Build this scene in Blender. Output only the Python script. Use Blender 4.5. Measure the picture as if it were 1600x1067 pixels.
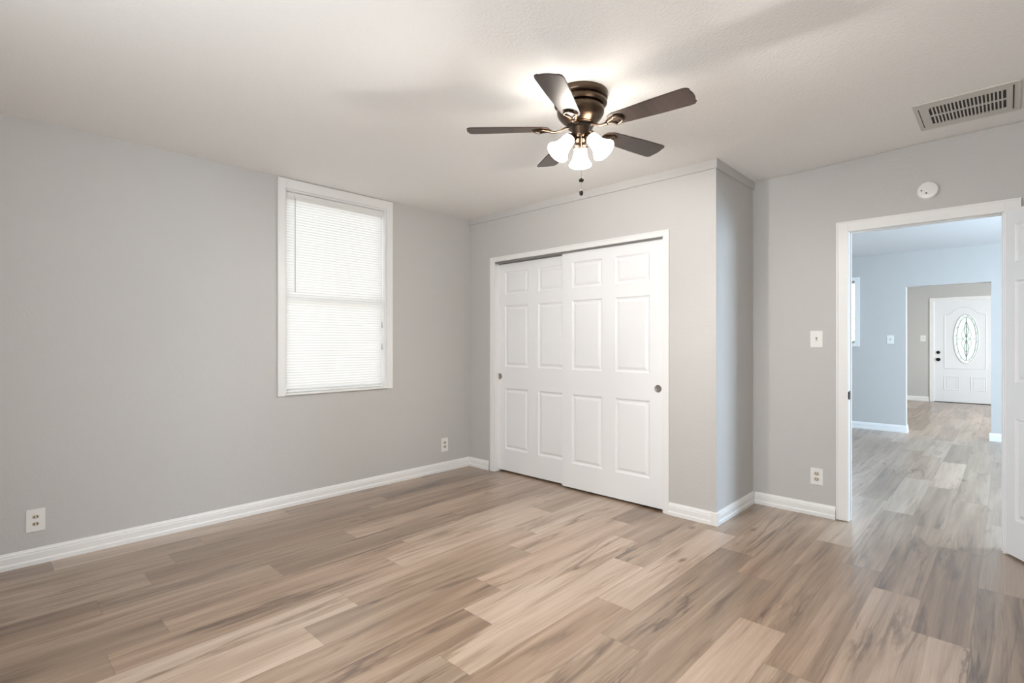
import bpy, bmesh, math, random
from mathutils import Vector, Matrix
random.seed(7)
for o in list(bpy.data.objects): bpy.data.objects.remove(o)
SC = bpy.context.scene
C = SC.collection
PI = math.pi
R = math.radians

# ------------------------------------------------------------------ camera, world, lights, exposure
YAW = R(43.7)
cam_data = bpy.data.cameras.new('camera')
cam = bpy.data.objects.new('camera', cam_data); C.objects.link(cam)
cam.location = (0, 0, 1.23)
cam.rotation_euler = (R(90), 0, YAW)
cam_data.sensor_width = 36; cam_data.sensor_fit = 'HORIZONTAL'
cam_data.lens = 811/1600*36
cam_data.shift_y = 2/1600
cam_data.clip_start = 0.05; cam_data.clip_end = 200
SC.camera = cam
SC.view_settings.view_transform = 'Standard'
SC.view_settings.look = 'None'
SC.view_settings.gamma = 1
SC.view_settings.use_curve_mapping = False
SC.view_settings.exposure = 0.65
SC.cycles.use_denoising = True
SC.cycles.max_bounces = 10
SC.cycles.diffuse_bounces = 6
SC.cycles.sample_clamp_indirect = 6

world = bpy.data.worlds.new('sky'); SC.world = world
world.use_nodes = True
wn = world.node_tree.nodes; wl = world.node_tree.links
wbg = wn['Background']
wtc = wn.new('ShaderNodeTexCoord'); wsep = wn.new('ShaderNodeSeparateXYZ'); wr = wn.new('ShaderNodeValToRGB')
wl.new(wtc.outputs['Generated'], wsep.inputs[0]); wl.new(wsep.outputs['Z'], wr.inputs[0])
wr.color_ramp.elements[0].position = 0.0; wr.color_ramp.elements[0].color = (1.0, 0.98, 0.94, 1)
wr.color_ramp.elements[1].position = 0.6; wr.color_ramp.elements[1].color = (0.62, 0.80, 1.0, 1)
wl.new(wr.outputs[0], wbg.inputs[0]); wbg.inputs[1].default_value = 3.5

def area(name, loc, rot, sx, sy, power, col):
    l = bpy.data.lights.new(name, 'AREA'); l.shape = 'RECTANGLE'; l.size = sx; l.size_y = sy
    l.energy = power; l.color = col
    o = bpy.data.objects.new(name, l); C.objects.link(o); o.location = loc; o.rotation_euler = rot
    return o
# area lights as daylight at unseen windows; the back one is added broad fill
area('added_back_fill', (-0.95, -0.66, 1.40), (R(-90), 0, PI), 1.8, 1.3, 33, (0.88, 0.945, 1.0))
area('daylight_hall_window', (2.42, 6.4, 1.45), (0, R(90), 0), 1.3, 1.6, 130, (0.60, 0.80, 1.0))
area('daylight_front_room_window', (2.42, 11.2, 1.45), (0, R(90), 0), 1.3, 2.0, 80, (0.86, 0.95, 1.0))

# ------------------------------------------------------------------ materials
def mat(name, col, rough=0.5, metal=0.0, emit=None, es=0, bump=0, bscale=100, spec=0.5, var=0.0, vscale=3):
    m = bpy.data.materials.new(name); m.use_nodes = True
    n = m.node_tree.nodes; l = m.node_tree.links; b = n['Principled BSDF']
    b.inputs['Base Color'].default_value = (*col, 1); b.inputs['Roughness'].default_value = rough
    b.inputs['Metallic'].default_value = metal; b.inputs['Specular IOR Level'].default_value = spec
    tc = n.new('ShaderNodeTexCoord')
    if emit: b.inputs['Emission Color'].default_value = (*emit, 1); b.inputs['Emission Strength'].default_value = es
    if var:
        t = n.new('ShaderNodeTexNoise'); t.inputs['Scale'].default_value = vscale; t.inputs['Detail'].default_value = 4
        l.new(tc.outputs['Object'], t.inputs['Vector'])
        mx = n.new('ShaderNodeMix'); mx.data_type = 'RGBA'
        mx.inputs['A'].default_value = (*[c*(1-var) for c in col], 1); mx.inputs['B'].default_value = (*[min(1, c*(1+var)) for c in col], 1)
        l.new(t.outputs['Fac'], mx.inputs['Factor']); l.new(mx.outputs['Result'], b.inputs['Base Color'])
    if bump:
        t = n.new('ShaderNodeTexNoise'); t.inputs['Scale'].default_value = bscale; t.inputs['Detail'].default_value = 3
        l.new(tc.outputs['Object'], t.inputs['Vector'])
        bp = n.new('ShaderNodeBump'); bp.inputs['Strength'].default_value = bump; bp.inputs['Distance'].default_value = 0.004
        l.new(t.outputs['Fac'], bp.inputs['Height']); l.new(bp.outputs[0], b.inputs['Normal'])
    return m

M_wall = mat('grey_wall_paint', (0.57, 0.558, 0.540), 0.6, bump=0.25, bscale=90, var=0.015)
M_ceil = mat('ceiling_texture', (0.88, 0.87, 0.85), 0.9, bump=0.65, bscale=85)
M_white = mat('white_trim_paint', (0.86, 0.855, 0.84), 0.35, var=0.01)
M_door = mat('white_door_paint', (0.87, 0.875, 0.88), 0.38, bump=0.06, bscale=160)
M_doorcool = mat('white_panel_door_paint', (0.84, 0.85, 0.87), 0.38)
M_plate = mat('white_plastic', (0.85, 0.84, 0.81), 0.3, var=0.01)
M_ivory = mat('ivory_plastic', (0.62, 0.56, 0.46), 0.35, var=0.02)
M_slot = mat('dark_slot', (0.03, 0.025, 0.02), 0.6, var=0.1)
M_dark = mat('dark_bronze_hardware', (0.025, 0.022, 0.02), 0.35, 0.8, var=0.1)
M_nickel = mat('satin_nickel', (0.26, 0.245, 0.225), 0.4, 0.5, var=0.05, vscale=40)
M_bronze = mat('brushed_bronze', (0.11, 0.075, 0.052), 0.28, 0.95, var=0.25, vscale=14)
M_ground = mat('pale_yard', (0.42, 0.40, 0.34), 0.9, var=0.4, vscale=6)
M_leaf = None
M_metalpaint = mat('white_painted_metal', (0.60, 0.58, 0.54), 0.45, var=0.01)
M_track = mat('aluminium_track', (0.35, 0.34, 0.33), 0.4, 0.6, var=0.05)

def shade_mat():
    m = bpy.data.materials.new('lit_frosted_glass'); m.use_nodes = True
    n = m.node_tree.nodes; l = m.node_tree.links; b = n['Principled BSDF']
    b.inputs['Base Color'].default_value = (0.9, 0.87, 0.8, 1); b.inputs['Roughness'].default_value = 0.25
    lw = n.new('ShaderNodeLayerWeight'); lw.inputs[0].default_value = 0.35
    mx = n.new('ShaderNodeMix'); mx.data_type = 'RGBA'
    mx.inputs['A'].default_value = (1.0, 0.95, 0.89, 1); mx.inputs['B'].default_value = (1.0, 0.84, 0.66, 1)
    l.new(lw.outputs['Facing'], mx.inputs['Factor']); l.new(mx.outputs['Result'], b.inputs['Emission Color'])
    b.inputs['Emission Strength'].default_value = 17.0
    return m
M_shade = shade_mat()

def translucent_mat(name, col, tcol, fac):
    m = bpy.data.materials.new(name); m.use_nodes = True
    n = m.node_tree.nodes; l = m.node_tree.links; b = n['Principled BSDF']
    b.inputs['Base Color'].default_value = (*col, 1); b.inputs['Roughness'].default_value = 0.4
    t = n.new('ShaderNodeBsdfTranslucent'); t.inputs[0].default_value = (*tcol, 1)
    no = n.new('ShaderNodeTexNoise'); no.inputs['Scale'].default_value = 30
    mr = n.new('ShaderNodeMapRange'); mr.inputs['To Min'].default_value = fac-0.03; mr.inputs['To Max'].default_value = fac+0.03
    l.new(no.outputs['Fac'], mr.inputs[0])
    x = n.new('ShaderNodeMixShader'); l.new(mr.outputs[0], x.inputs[0])
    l.new(b.outputs[0], x.inputs[1]); l.new(t.outputs[0], x.inputs[2]); l.new(x.outputs[0], n['Material Output'].inputs[0])
    return m
M_slat = translucent_mat('white_blind_slat', (0.86, 0.85, 0.83), (0.95, 0.925, 0.89), 0.36)
M_leaf = translucent_mat('leaves', (0.30, 0.48, 0.18), (0.45, 0.75, 0.25), 0.5)
M_frost = translucent_mat('frosted_door_glass', (0.75, 0.85, 0.80), (0.66, 0.67, 0.62), 0.88)

def glass_mat():
    m = bpy.data.materials.new('window_glass'); m.use_nodes = True
    n = m.node_tree.nodes; l = m.node_tree.links
    t = n.new('ShaderNodeBsdfTransparent'); t.inputs[0].default_value = (0.98, 0.98, 0.975, 1)
    g = n.new('ShaderNodeBsdfGlossy'); g.inputs['Roughness'].default_value = 0.02
    fr = n.new('ShaderNodeFresnel'); fr.inputs[0].default_value = 1.45
    x = n.new('ShaderNodeMixShader'); l.new(fr.outputs[0], x.inputs[0]); l.new(t.outputs[0], x.inputs[1]); l.new(g.outputs[0], x.inputs[2])
    l.new(x.outputs[0], n['Material Output'].inputs[0]); return m
M_glass = glass_mat()

def wood_nodes(name, ramp, sc, rough, bumpk=0.1, use_attr=False, axis='Y'):
    """procedural wood; planks get tone and offset from face attributes"""
    m = bpy.data.materials.new(name); m.use_nodes = True
    n = m.node_tree.nodes; l = m.node_tree.links; b = n['Principled BSDF']
    def N(t, **k):
        x = n.new(t)
        for a, v in k.items(): setattr(x, a, v)
        return x
    tc = N('ShaderNodeTexCoord')
    src = tc.outputs['Object']
    off = None
    if use_attr:
        at = N('ShaderNodeAttribute', attribute_name='plank_offset')
        cb = N('ShaderNodeCombineXYZ'); l.new(at.outputs['Fac'], cb.inputs[0])
        ml = N('ShaderNodeMath', operation='MULTIPLY'); ml.inputs[1].default_value = 3.7; l.new(at.outputs['Fac'], ml.inputs[0])
        l.new(ml.outputs[0], cb.inputs[1])
        ad = N('ShaderNodeVectorMath', operation='ADD'); l.new(src, ad.inputs[0]); l.new(cb.outputs[0], ad.inputs[1]); src = ad.outputs[0]
    def noise(sx, sy, detail, dist=0.0, rough_=0.55):
        mp = N('ShaderNodeMapping'); mp.inputs['Scale'].default_value = (sx, sy, 1)
        l.new(src, mp.inputs[0])
        t = N('ShaderNodeTexNoise'); t.inputs['Scale'].default_value = 1; t.inputs['Detail'].default_value = detail
        t.inputs['Roughness'].default_value = rough_; t.inputs['Distortion'].default_value = dist
        l.new(mp.outputs[0], t.inputs['Vector']); return t.outputs['Fac']
    def math_(op, a, b_, clamp=False):
        x = N('ShaderNodeMath', operation=op); x.use_clamp = clamp
        for i, v in enumerate((a, b_)):
            if hasattr(v, 'links'): l.new(v, x.inputs[i])
            else: x.inputs[i].default_value = v
        return x.outputs[0]
    fine = noise(85*sc, 2.2*sc, 6, 0.15, 0.7)
    broad = noise(15*sc, 0.75*sc, 4, 0.5)
    wide = noise(6*sc, 0.9*sc, 2, 0.6)
    v = math_('MULTIPLY', math_('SUBTRACT', fine, 0.5), 0.52)
    v = math_('ADD', v, math_('MULTIPLY', math_('SUBTRACT', broad, 0.5), 0.75))
    if use_attr:
        tone = N('ShaderNodeAttribute', attribute_name='plank_tone').outputs['Fac']
        v = math_('ADD', v, tone)
        # dark mineral streaks: thin crests of a stretched noise, only where a slower noise allows
        st = noise(10, 0.75, 5, 0.8, 0.6)
        d = math_('ABSOLUTE', math_('SUBTRACT', st, 0.5), 0)
        line = N('ShaderNodeMapRange'); line.inputs['From Min'].default_value = 0.0; line.inputs['From Max'].default_value = 0.055
        line.inputs['To Min'].default_value = 1; line.inputs['To Max'].default_value = 0
        l.new(d, line.inputs[0])
        gate = N('ShaderNodeMapRange'); gate.inputs['From Min'].default_value = 0.47; gate.inputs['From Max'].default_value = 0.66
        l.new(wide, gate.inputs[0])
        streak = math_('MULTIPLY', line.outputs[0], gate.outputs[0])
        # knots
        mp = N('ShaderNodeMapping'); mp.inputs['Scale'].default_value = (5.2, 2.1, 0.01); l.new(src, mp.inputs[0])
        wob = N('ShaderNodeTexNoise'); wob.inputs['Scale'].default_value = 14; wob.inputs['Detail'].default_value = 3; l.new(src, wob.inputs['Vector'])
        wadd = N('ShaderNodeVectorMath', operation='MULTIPLY_ADD'); wadd.inputs[1].default_value = (0.14, 0.14, 0)
        l.new(wob.outputs['Color'], wadd.inputs[0]); l.new(mp.outputs[0], wadd.inputs[2])
        vo = N('ShaderNodeTexVoronoi'); vo.inputs['Scale'].default_value = 1.0; l.new(wadd.outputs[0], vo.inputs['Vector'])
        kn = N('ShaderNodeMapRange'); kn.inputs['From Min'].default_value = 0.03; kn.inputs['From Max'].default_value = 0.13
        kn.inputs['To Min'].default_value = 1; kn.inputs['To Max'].default_value = 0; l.new(vo.outputs['Distance'], kn.inputs[0])
        ksep = N('ShaderNodeSeparateColor'); l.new(vo.outputs['Color'], ksep.inputs[0])
        kgate = math_('GREATER_THAN', ksep.outputs[0], 0.62)
        knot = math_('MULTIPLY', kn.outputs[0], kgate)
        v = math_('SUBTRACT', v, math_('MULTIPLY', streak, 0.36))
        v = math_('SUBTRACT', v, math_('MULTIPLY', knot, 0.42))
        # seams from uv (metres inside the plank)
        uv = N('ShaderNodeUVMap'); uv.uv_map = 'UVMap'; sp = N('ShaderNodeSeparateXYZ'); l.new(uv.outputs[0], sp.inputs[0])
        e = math_('MINIMUM', sp.outputs[0], sp.outputs[1])
        u2 = N('ShaderNodeAttribute', attribute_name='plank_length').outputs['Fac']
        e = math_('MINIMUM', e, math_('SUBTRACT', 0.19, sp.outputs[0]))
        e = math_('MINIMUM', e, math_('SUBTRACT', u2, sp.outputs[1]))
        seam = N('ShaderNodeMapRange'); seam.inputs['From Min'].default_value = 0.0006; seam.inputs['From Max'].default_value = 0.0022
        seam.inputs['To Min'].default_value = 0.15; seam.inputs['To Max'].default_value = 0; l.new(e, seam.inputs[0])
        v = math_('SUBTRACT', v, seam.outputs[0])
    else:
        v = math_('ADD', v, 0.5)
    rp = N('ShaderNodeValToRGB'); els = rp.color_ramp.elements
    els[0].position = ramp[0][0]; els[0].color = (*ramp[0][1], 1); els[1].position = ramp[-1][0]; els[1].color = (*ramp[-1][1], 1)
    for p, c in ramp[1:-1]:
        x = els.new(p); x.color = (*c, 1)
    l.new(v, rp.inputs[0])
    col = rp.outputs[0]
    if use_attr:   # some planks lean grey, some reddish
        hue = N('ShaderNodeAttribute', attribute_name='plank_grey').outputs['Fac']
        mx = N('ShaderNodeMix', data_type='RGBA', blend_type='MULTIPLY'); mx.inputs['Factor'].default_value = 1
        tint = N('ShaderNodeMix', data_type='RGBA'); tint.inputs['A'].default_value = (1.06, 0.98, 0.92, 1); tint.inputs['B'].default_value = (1.0, 0.985, 0.955, 1)
        l.new(hue, tint.inputs['Factor']); l.new(col, mx.inputs['A']); l.new(tint.outputs['Result'], mx.inputs['B']); col = mx.outputs['Result']
    l.new(col, b.inputs['Base Color'])
    rr = N('ShaderNodeMapRange'); rr.inputs['To Min'].default_value = rough-0.05; rr.inputs['To Max'].default_value = rough+0.08
    l.new(fine, rr.inputs[0]); l.new(rr.outputs[0], b.inputs['Roughness'])
    bp = N('ShaderNodeBump'); bp.inputs['Strength'].default_value = bumpk; bp.inputs['Distance'].default_value = 0.0015
    if use_attr: b.inputs['Coat Weight'].default_value = 0.6; b.inputs['Coat Roughness'].default_value = 0.28
    l.new(v, bp.inputs['Height']); l.new(bp.outputs[0], b.inputs['Normal'])
    return m
FL = [(0.0, (0.065, 0.043, 0.030)), (0.25, (0.150, 0.100, 0.068)), (0.5, (0.29, 0.208, 0.146)), (0.75, (0.45, 0.35, 0.272)), (1.0, (0.58, 0.485, 0.405))]
M_floor = wood_nodes('vinyl_plank_wood', FL, 1, 0.34, 0.12, True)
BL = [(0.0, (0.020, 0.013, 0.010)), (0.5, (0.046, 0.028, 0.021)), (1.0, (0.095, 0.055, 0.042))]
M_blade = wood_nodes('dark_walnut_blade', BL, 2.0, 0.33, 0.05)

# ------------------------------------------------------------------ helpers
class MB:
    def __init__(s): s.bm = bmesh.new()
    def box(s, x0, x1, y0, y1, z0, z1):
        x0, x1 = sorted((x0, x1)); y0, y1 = sorted((y0, y1)); z0, z1 = sorted((z0, z1))
        v = [s.bm.verts.new(p) for p in ((x0,y0,z0),(x1,y0,z0),(x1,y1,z0),(x0,y1,z0),(x0,y0,z1),(x1,y0,z1),(x1,y1,z1),(x0,y1,z1))]
        for f in ((0,3,2,1),(4,5,6,7),(0,1,5,4),(1,2,6,5),(2,3,7,6),(3,0,4,7)): s.bm.faces.new([v[i] for i in f])
        return s
    def face(s, pts): s.bm.faces.new([s.bm.verts.new(p) for p in pts]); return s
    def sweep(s, prof, p0, p1, out, cap=True):
        """prof = [(d, z)] outwards from a wall line p0->p1 (2D), out = unit 2D normal"""
        rows = []
        for p in (p0, p1): rows.append([s.bm.verts.new((p[0]+out[0]*d, p[1]+out[1]*d, z)) for d, z in prof])
        n = len(prof)
        for i in range(n): s.bm.faces.new((rows[0][i], rows[0][(i+1)%n], rows[1][(i+1)%n], rows[1][i]))
        if cap: s.bm.faces.new(rows[0]); s.bm.faces.new(rows[1][::-1])
        return s
    def lathe(s, prof, seg=40, mtx=None, closed=False):
        """prof [(r, z)] about z axis"""
        mtx = mtx or Matrix()
        rings = []
        for r, z in prof:
            if r < 1e-6: rings.append([s.bm.verts.new(mtx @ Vector((0, 0, z)))])
            else: rings.append([s.bm.verts.new(mtx @ Vector((r*math.cos(2*PI*i/seg), r*math.sin(2*PI*i/seg), z))) for i in range(seg)])
        pairs = list(zip(rings, rings[1:]))
        if closed: pairs.append((rings[-1], rings[0]))
        for a, b in pairs:
            for i in range(seg):
                j = (i+1) % seg
                if len(a) == 1 and len(b) == 1: continue
                if len(a) == 1: s.bm.faces.new((a[0], b[i], b[j]))
                elif len(b) == 1: s.bm.faces.new((a[i], a[j], b[0]))
                else: s.bm.faces.new((a[i], a[j], b[j], b[i]))
        return s
    def tube(s, pts, r, seg=10, closed=False, flat=1.0, up=(0, 0, 1)):
        pts = [Vector(p) for p in pts]; n = len(pts); rings = []
        for i, p in enumerate(pts):
            if closed: t = pts[(i+1) % n]-pts[i-1]
            else: t = pts[min(i+1, n-1)]-pts[max(i-1, 0)]
            t.normalize(); u = Vector(up)
            if abs(t.dot(u)) > 0.97: u = Vector((1, 0, 0))
            a = t.cross(u).normalized(); b = a.cross(t).normalized()
            rr = r[i] if isinstance(r, (list, tuple)) else r
            rings.append([s.bm.verts.new(p+a*rr*math.cos(2*PI*k/seg)+b*rr*flat*math.sin(2*PI*k/seg)) for k in range(seg)])
        m = n if closed else n-1
        for i in range(m):
            A, B = rings[i], rings[(i+1) % n]
            for k in range(seg): s.bm.faces.new((A[k], A[(k+1)%seg], B[(k+1)%seg], B[k]))
        if not closed: s.bm.faces.new(rings[0][::-1]); s.bm.faces.new(rings[-1])
        return s
    def plate(s, outline, h, mtx=None):
        """extrude a 2D outline (xy) from z=0 to z=h"""
        mtx = mtx or Matrix()
        a = [s.bm.verts.new(mtx @ Vector((x, y, 0))) for x, y in outline]; b = [s.bm.verts.new(mtx @ Vector((x, y, h))) for x, y in outline]
        s.bm.faces.new(a[::-1]); s.bm.faces.new(b); n = len(a)
        for i in range(n): s.bm.faces.new((a[i], a[(i+1)%n], b[(i+1)%n], b[i]))
        return s
    def build(s, name, m, parent=None, smooth=False, bevel=0, mtx=None, seg=2, kind=None):
        bmesh.ops.recalc_face_normals(s.bm, faces=s.bm.faces)
        me = bpy.data.meshes.new(name)
        if mtx: s.bm.transform(mtx)
        s.bm.to_mesh(me); s.bm.free()
        o = bpy.data.objects.new(name, me); C.objects.link(o); me.materials.append(m)
        if parent is not None: o.parent = parent
        if smooth:
            for p in me.polygons: p.use_smooth = True
            md = o.modifiers.new('es', 'EDGE_SPLIT'); md.split_angle = R(38)
        if bevel:
            md = o.modifiers.new('bv', 'BEVEL'); md.width = bevel; md.segments = seg; md.limit_method = 'ANGLE'; md.angle_limit = R(40)
        if kind: o['kind'] = kind
        return o

def empty(name, loc=(0, 0, 0), rz=0):
    o = bpy.data.objects.new(name, None); C.objects.link(o); o.location = loc; o.rotation_euler = (0, 0, rz)
    o.empty_display_size = 0.05; return o
def tag(o, label, cat, group=None, kind=None):
    o['label'] = label; o['category'] = cat
    if group: o['group'] = group
    if kind: o['kind'] = kind
    return o
def struct(o, label, cat):
    o['kind'] = 'structure'; o['label'] = label; o['category'] = cat; return o
def rrect(w, h, r, n=5):
    pts = []
    for cx, cy, a0 in ((w/2-r, h/2-r, 0), (-w/2+r, h/2-r, 90), (-w/2+r, -h/2+r, 180), (w/2-r, -h/2+r, 270)):
        for i in range(n+1):
            a = R(a0+90*i/n); pts.append((cx+r*math.cos(a), cy+r*math.sin(a)))
    return pts

# ------------------------------------------------------------------ measured plan
XA, YB, XC, YE = -3.914, 3.473, -1.422, 4.175     # window wall, closet front, closet side, doorway wall
YBACK, XR = -0.70, 1.06                            # walls behind / right of the camera
ZC = 2.466
WT = 0.12
YH, YH2, YF = 8.85, 8.97, 13.95                    # far wall of hall (two faces), front wall
XHL, XFR, XHR = -3.2, -1.58, 2.46                  # hall left wall, front room left wall, right walls
RES = 0.004

# floor -------------------------------------------------------------
bm = bmesh.new(); uvl = bm.loops.layers.uv.new('UVMap'); fo = bm.faces.layers.float.new('plank_offset')
ft = bm.faces.layers.float.new('plank_tone'); fg = bm.faces.layers.float.new('plank_grey'); fl_ = bm.faces.layers.float.new('plank_length')
PW, PL = 0.19, 1.27
joint = {-6: 3.50, -5: 4.05, -4: 3.15, -3: 2.11, -2: 2.39, -1: 2.855, 0: 3.12, 1: 2.10, 2: 2.55, 3: 1.58, 4: 3.10, 5: 2.27, 6: 2.53, 7: 1.645, 8: 1.86, 9: 2.42, 10: 1.69, 11: 1.916, 12: 0.80, 13: 2.273}
tones = {(-3, 0): .46, (-3, -1): .6, (-3, 1): .55, (-4, -1): .68, (-4, 0): .42, (-5, -1): .36, (-5, 0): .5, (-6, -1): .40, (-6, 0): .62, (-2, 0): .44, (-2, -1): .78, (-1, 0): .52, (-1, -1): .46, (0, 0): .66, (0, -1): .38, (0, -2): .55, (1, 0): .84, (1, -1): .52, (2, 0): .50, (2, -1): .86, (2, -2): .55,
         (3, 0): .84, (3, -1): .44, (4, 0): .34, (4, -1): .70, (5, 0): .74, (5, -1): .50, (5, -2): .84, (6, 0): .80, (6, -1): .58, (6, -2): .88, (7, 0): .84, (7, -1): .56, (7, -2): .42,
         (8, 0): .74, (8, -1): .58, (8, -2): .34, (9, 0): .50, (9, -1): .40, (10, 0): .70, (10, -1): .50, (10, -2): .30, (11, 0): .40, (11, -1): .42, (11, -2): .62, (12, 0): .44, (12, -1): .62, (13, 0): .40, (13, -1): .56}  # near left planks set darker: own tone plus the unlit left front
rnd = random.Random(11)
k0, k1 = int((-1.155-2.5)/PW)-1, int((-1.155+4.1)/PW)+1
for k in range(k0, k1+1):
    xc = -1.155-PW*k
    x0, x1 = xc-PW/2, xc+PW/2
    if x1 < -4.06 or x0 > 2.5: continue
    j = joint.get(k, rnd.uniform(0, PL))
    for i in range(-4, 12):
        y0, y1 = j+i*PL, j+(i+1)*PL
        a, b = max(y0, -0.78), min(y1, 14.05)
        if b-a < 0.002: continue
        vs = [bm.verts.new(p) for p in ((x0, a, 0), (x1, a, 0), (x1, b, 0), (x0, b, 0))]
        f = bm.faces.new(vs)
        for lp in f.loops: lp[uvl].uv = (lp.vert.co.x-x0, lp.vert.co.y-y0)
        f[fo] = rnd.uniform(0, 40); t = tones.get((k, i), rnd.choice((.40, .5, .56, .62, .70, .78)) + rnd.uniform(-.03, .03)); f[ft] = 0.5+(t-0.5)*0.70+0.03
        f[fg] = rnd.random(); f[fl_] = PL
me = bpy.data.meshes.new('floor'); bm.to_mesh(me); bm.free(); me.materials.append(M_floor)
floor = bpy.data.objects.new('floor', me); C.objects.link(floor)
struct(floor, 'wood look plank floor running through the bedroom and the rooms beyond', 'floor')

# ceilings ----------------------------------------------------------
def sst(t): t = max(0, min(1, t)); return t*t*(3-2*t)
def zceil(x, y): return ZC + 0.032*sst((x+1.3)/1.2)*sst((y-1.5)/2.2)
bm = bmesh.new()
nx, ny = 50, 50
xs = [XA-WT+(XR+WT-XA+WT)*i/nx for i in range(nx+1)]; ys = [YBACK-WT+(YE+WT/2-YBACK+WT)*i/ny for i in range(ny+1)]
g = [[bm.verts.new((x, y, zceil(x, y))) for y in ys] for x in xs]
for i in range(nx):
    for jj in range(ny): bm.faces.new((g[i][jj], g[i][jj+1], g[i+1][jj+1], g[i+1][jj]))
ex = bmesh.ops.extrude_face_region(bm, geom=bm.faces[:])
for e in ex['geom']:
    if isinstance(e, bmesh.types.BMVert): e.co.z = 2.66
bmesh.ops.recalc_face_normals(bm, faces=bm.faces)
me = bpy.data.meshes.new('ceiling'); bm.to_mesh(me); bm.free(); me.materials.append(M_ceil)
for p in me.polygons: p.use_smooth = abs(p.normal.z) > 0.9 and p.center.z < 2.6
ceiling = bpy.data.objects.new('ceiling', me); C.objects.link(ceiling)
struct(ceiling, 'white textured bedroom ceiling', 'ceiling')
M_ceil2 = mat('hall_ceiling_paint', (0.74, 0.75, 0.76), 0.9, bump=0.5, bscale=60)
struct(MB().box(XHL-WT, XHR+WT, YE+WT/2, YH+0.06, ZC, 2.66).build('ceiling', M_ceil2), 'pale ceiling of the hall seen through the bedroom doorway', 'ceiling')
struct(MB().box(XFR-0.03, XHR+WT, YH+0.06, YF+WT, ZC, 2.66).build('ceiling', M_ceil2), 'ceiling of the far front room', 'ceiling')

# walls --------------------------------------------------------------
T = ZC+0.06
W1 = (1.634, 2.512, 0.845, 2.388)      # window opening in the left wall: y0,y1,z0,z1
w = MB()
w.box(XA-WT, XA, YBACK, W1[0], 0, T).box(XA-WT, XA, W1[1], YE+WT, 0, T).box(XA-WT, XA, W1[0], W1[1], 0, W1[2]).box(XA-WT, XA, W1[0], W1[1], W1[3], T)
struct(w.build('wall_left', M_wall), 'grey left wall around the window with blinds', 'wall')
CO = (-3.560, -1.797, 2.000)           # closet opening x0,x1,top
w = MB()
w.box(XA, CO[0], YB, YB+0.1, 0, T).box(CO[1], XC, YB, YB+0.1, 0, T).box(CO[0], CO[1], YB, YB+0.1, CO[2], T)
struct(w.build('wall_closet_front', M_wall), 'light grey wall around the white sliding closet doors', 'wall')
struct(MB().box(XC-0.1, XC, YB+0.1, YE, 0, T).build('wall_closet_side', M_wall), 'narrow grey return wall on the right side of the closet', 'wall')
WD = 0.095                             # thickness of the doorway wall
DO = (-0.790, -0.022, 1.998)           # bedroom doorway
w = MB()
w.box(XA, DO[0]-0.012, YE, YE+WD, 0, T).box(DO[1]+0.012, XHR, YE, YE+WD, 0, T).box(DO[0]-0.012, DO[1]+0.012, YE, YE+WD, DO[2]+0.012, T)
struct(w.build('wall_front', M_wall), 'grey wall with the open bedroom doorway', 'wall')
# right wall; back wall with an unseen opening added and placed for the light
w = MB().box(XR, XR+WT, YBACK-WT, YE, 0, T)
struct(w.build('wall_right', M_wall), 'grey right wall beside the camera', 'wall')
w = MB(); bx0, bx1, bz0, bz1 = -1.85, -0.05, 0.75, 2.05
w.box(XA-WT, bx0, YBACK-WT, YBACK, 0, T).box(bx1, XR, YBACK-WT, YBACK, 0, T).box(bx0, bx1, YBACK-WT, YBACK, 0, bz0).box(bx0, bx1, YBACK-WT, YBACK, bz1, T)
struct(w.build('wall_back', M_wall), 'grey wall behind the camera', 'wall')
bw = empty('added_window_3', ((bx0+bx1)/2, YBACK, bz0)); struct(bw, 'unseen added window with a light softening shade in the wall behind the camera', 'window')  # unseen window, added and sized for broad light from behind
Tm = Matrix.Translation(-Vector(bw.location))
MB().box(bx0-.06, bx0, YBACK, YBACK+.014, bz0-.06, bz1+.06).box(bx1, bx1+.06, YBACK, YBACK+.014, bz0-.06, bz1+.06).box(bx0, bx1, YBACK, YBACK+.014, bz1, bz1+.06).box(bx0, bx1, YBACK, YBACK+.014, bz0-.06, bz0).build('casing', M_white, bw, bevel=.002, mtx=Tm)
MB().box(bx0, bx1, YBACK-.05, YBACK-.048, bz0, bz1).build('shade', M_slat, bw, mtx=Tm)  # translucent sheet added to dim and spread the sky light
# hall walls
HW = (-2.25, -1.602, 1.225, 2.125)     # hall window in wall y=YH : x0,x1,z0,z1
HO = (-1.009, -0.153, 1.995)
w = MB()
w.box(XHL-WT, HW[0], YH, YH2, 0, T).box(HW[1], HO[0], YH, YH2, 0, T).box(HW[0], HW[1], YH, YH2, 0, HW[2]).box(HW[0], HW[1], YH, YH2, HW[3], T)
w.box(HO[0], HO[1], YH, YH2, HO[2], T).box(HO[1], XHR+WT, YH, YH2, 0, T)
struct(w.build('wall_hall', M_wall), 'blue lit wall of the hall with a cased opening to the front room', 'wall')
struct(MB().box(XHL-WT, XHL, YE, YH, 0, T).build('wall_hall_left', M_wall), 'left wall of the hall', 'wall')
w = MB(); w.box(XHR, XHR+WT, YE, 5.7, 0, T).box(XHR, XHR+WT, 7.1, 10.2, 0, T).box(XHR, XHR+WT, 12.2, YF, 0, T)
for a, b in ((5.7, 7.1), (10.2, 12.2)): w.box(XHR, XHR+WT, a, b, 0, 0.8).box(XHR, XHR+WT, a, b, 2.1, T)
struct(w.build('wall_hall_right', M_wall), 'right wall of the hall and the front room', 'wall')
struct(MB().box(XFR-0.03, XFR, YH2, YF+WT, 0, T).build('wall_front_room_left', M_wall), 'left wall of the front room', 'wall')
FD = (-1.118, -0.205, 2.098)           # front door opening
w = MB()
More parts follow.
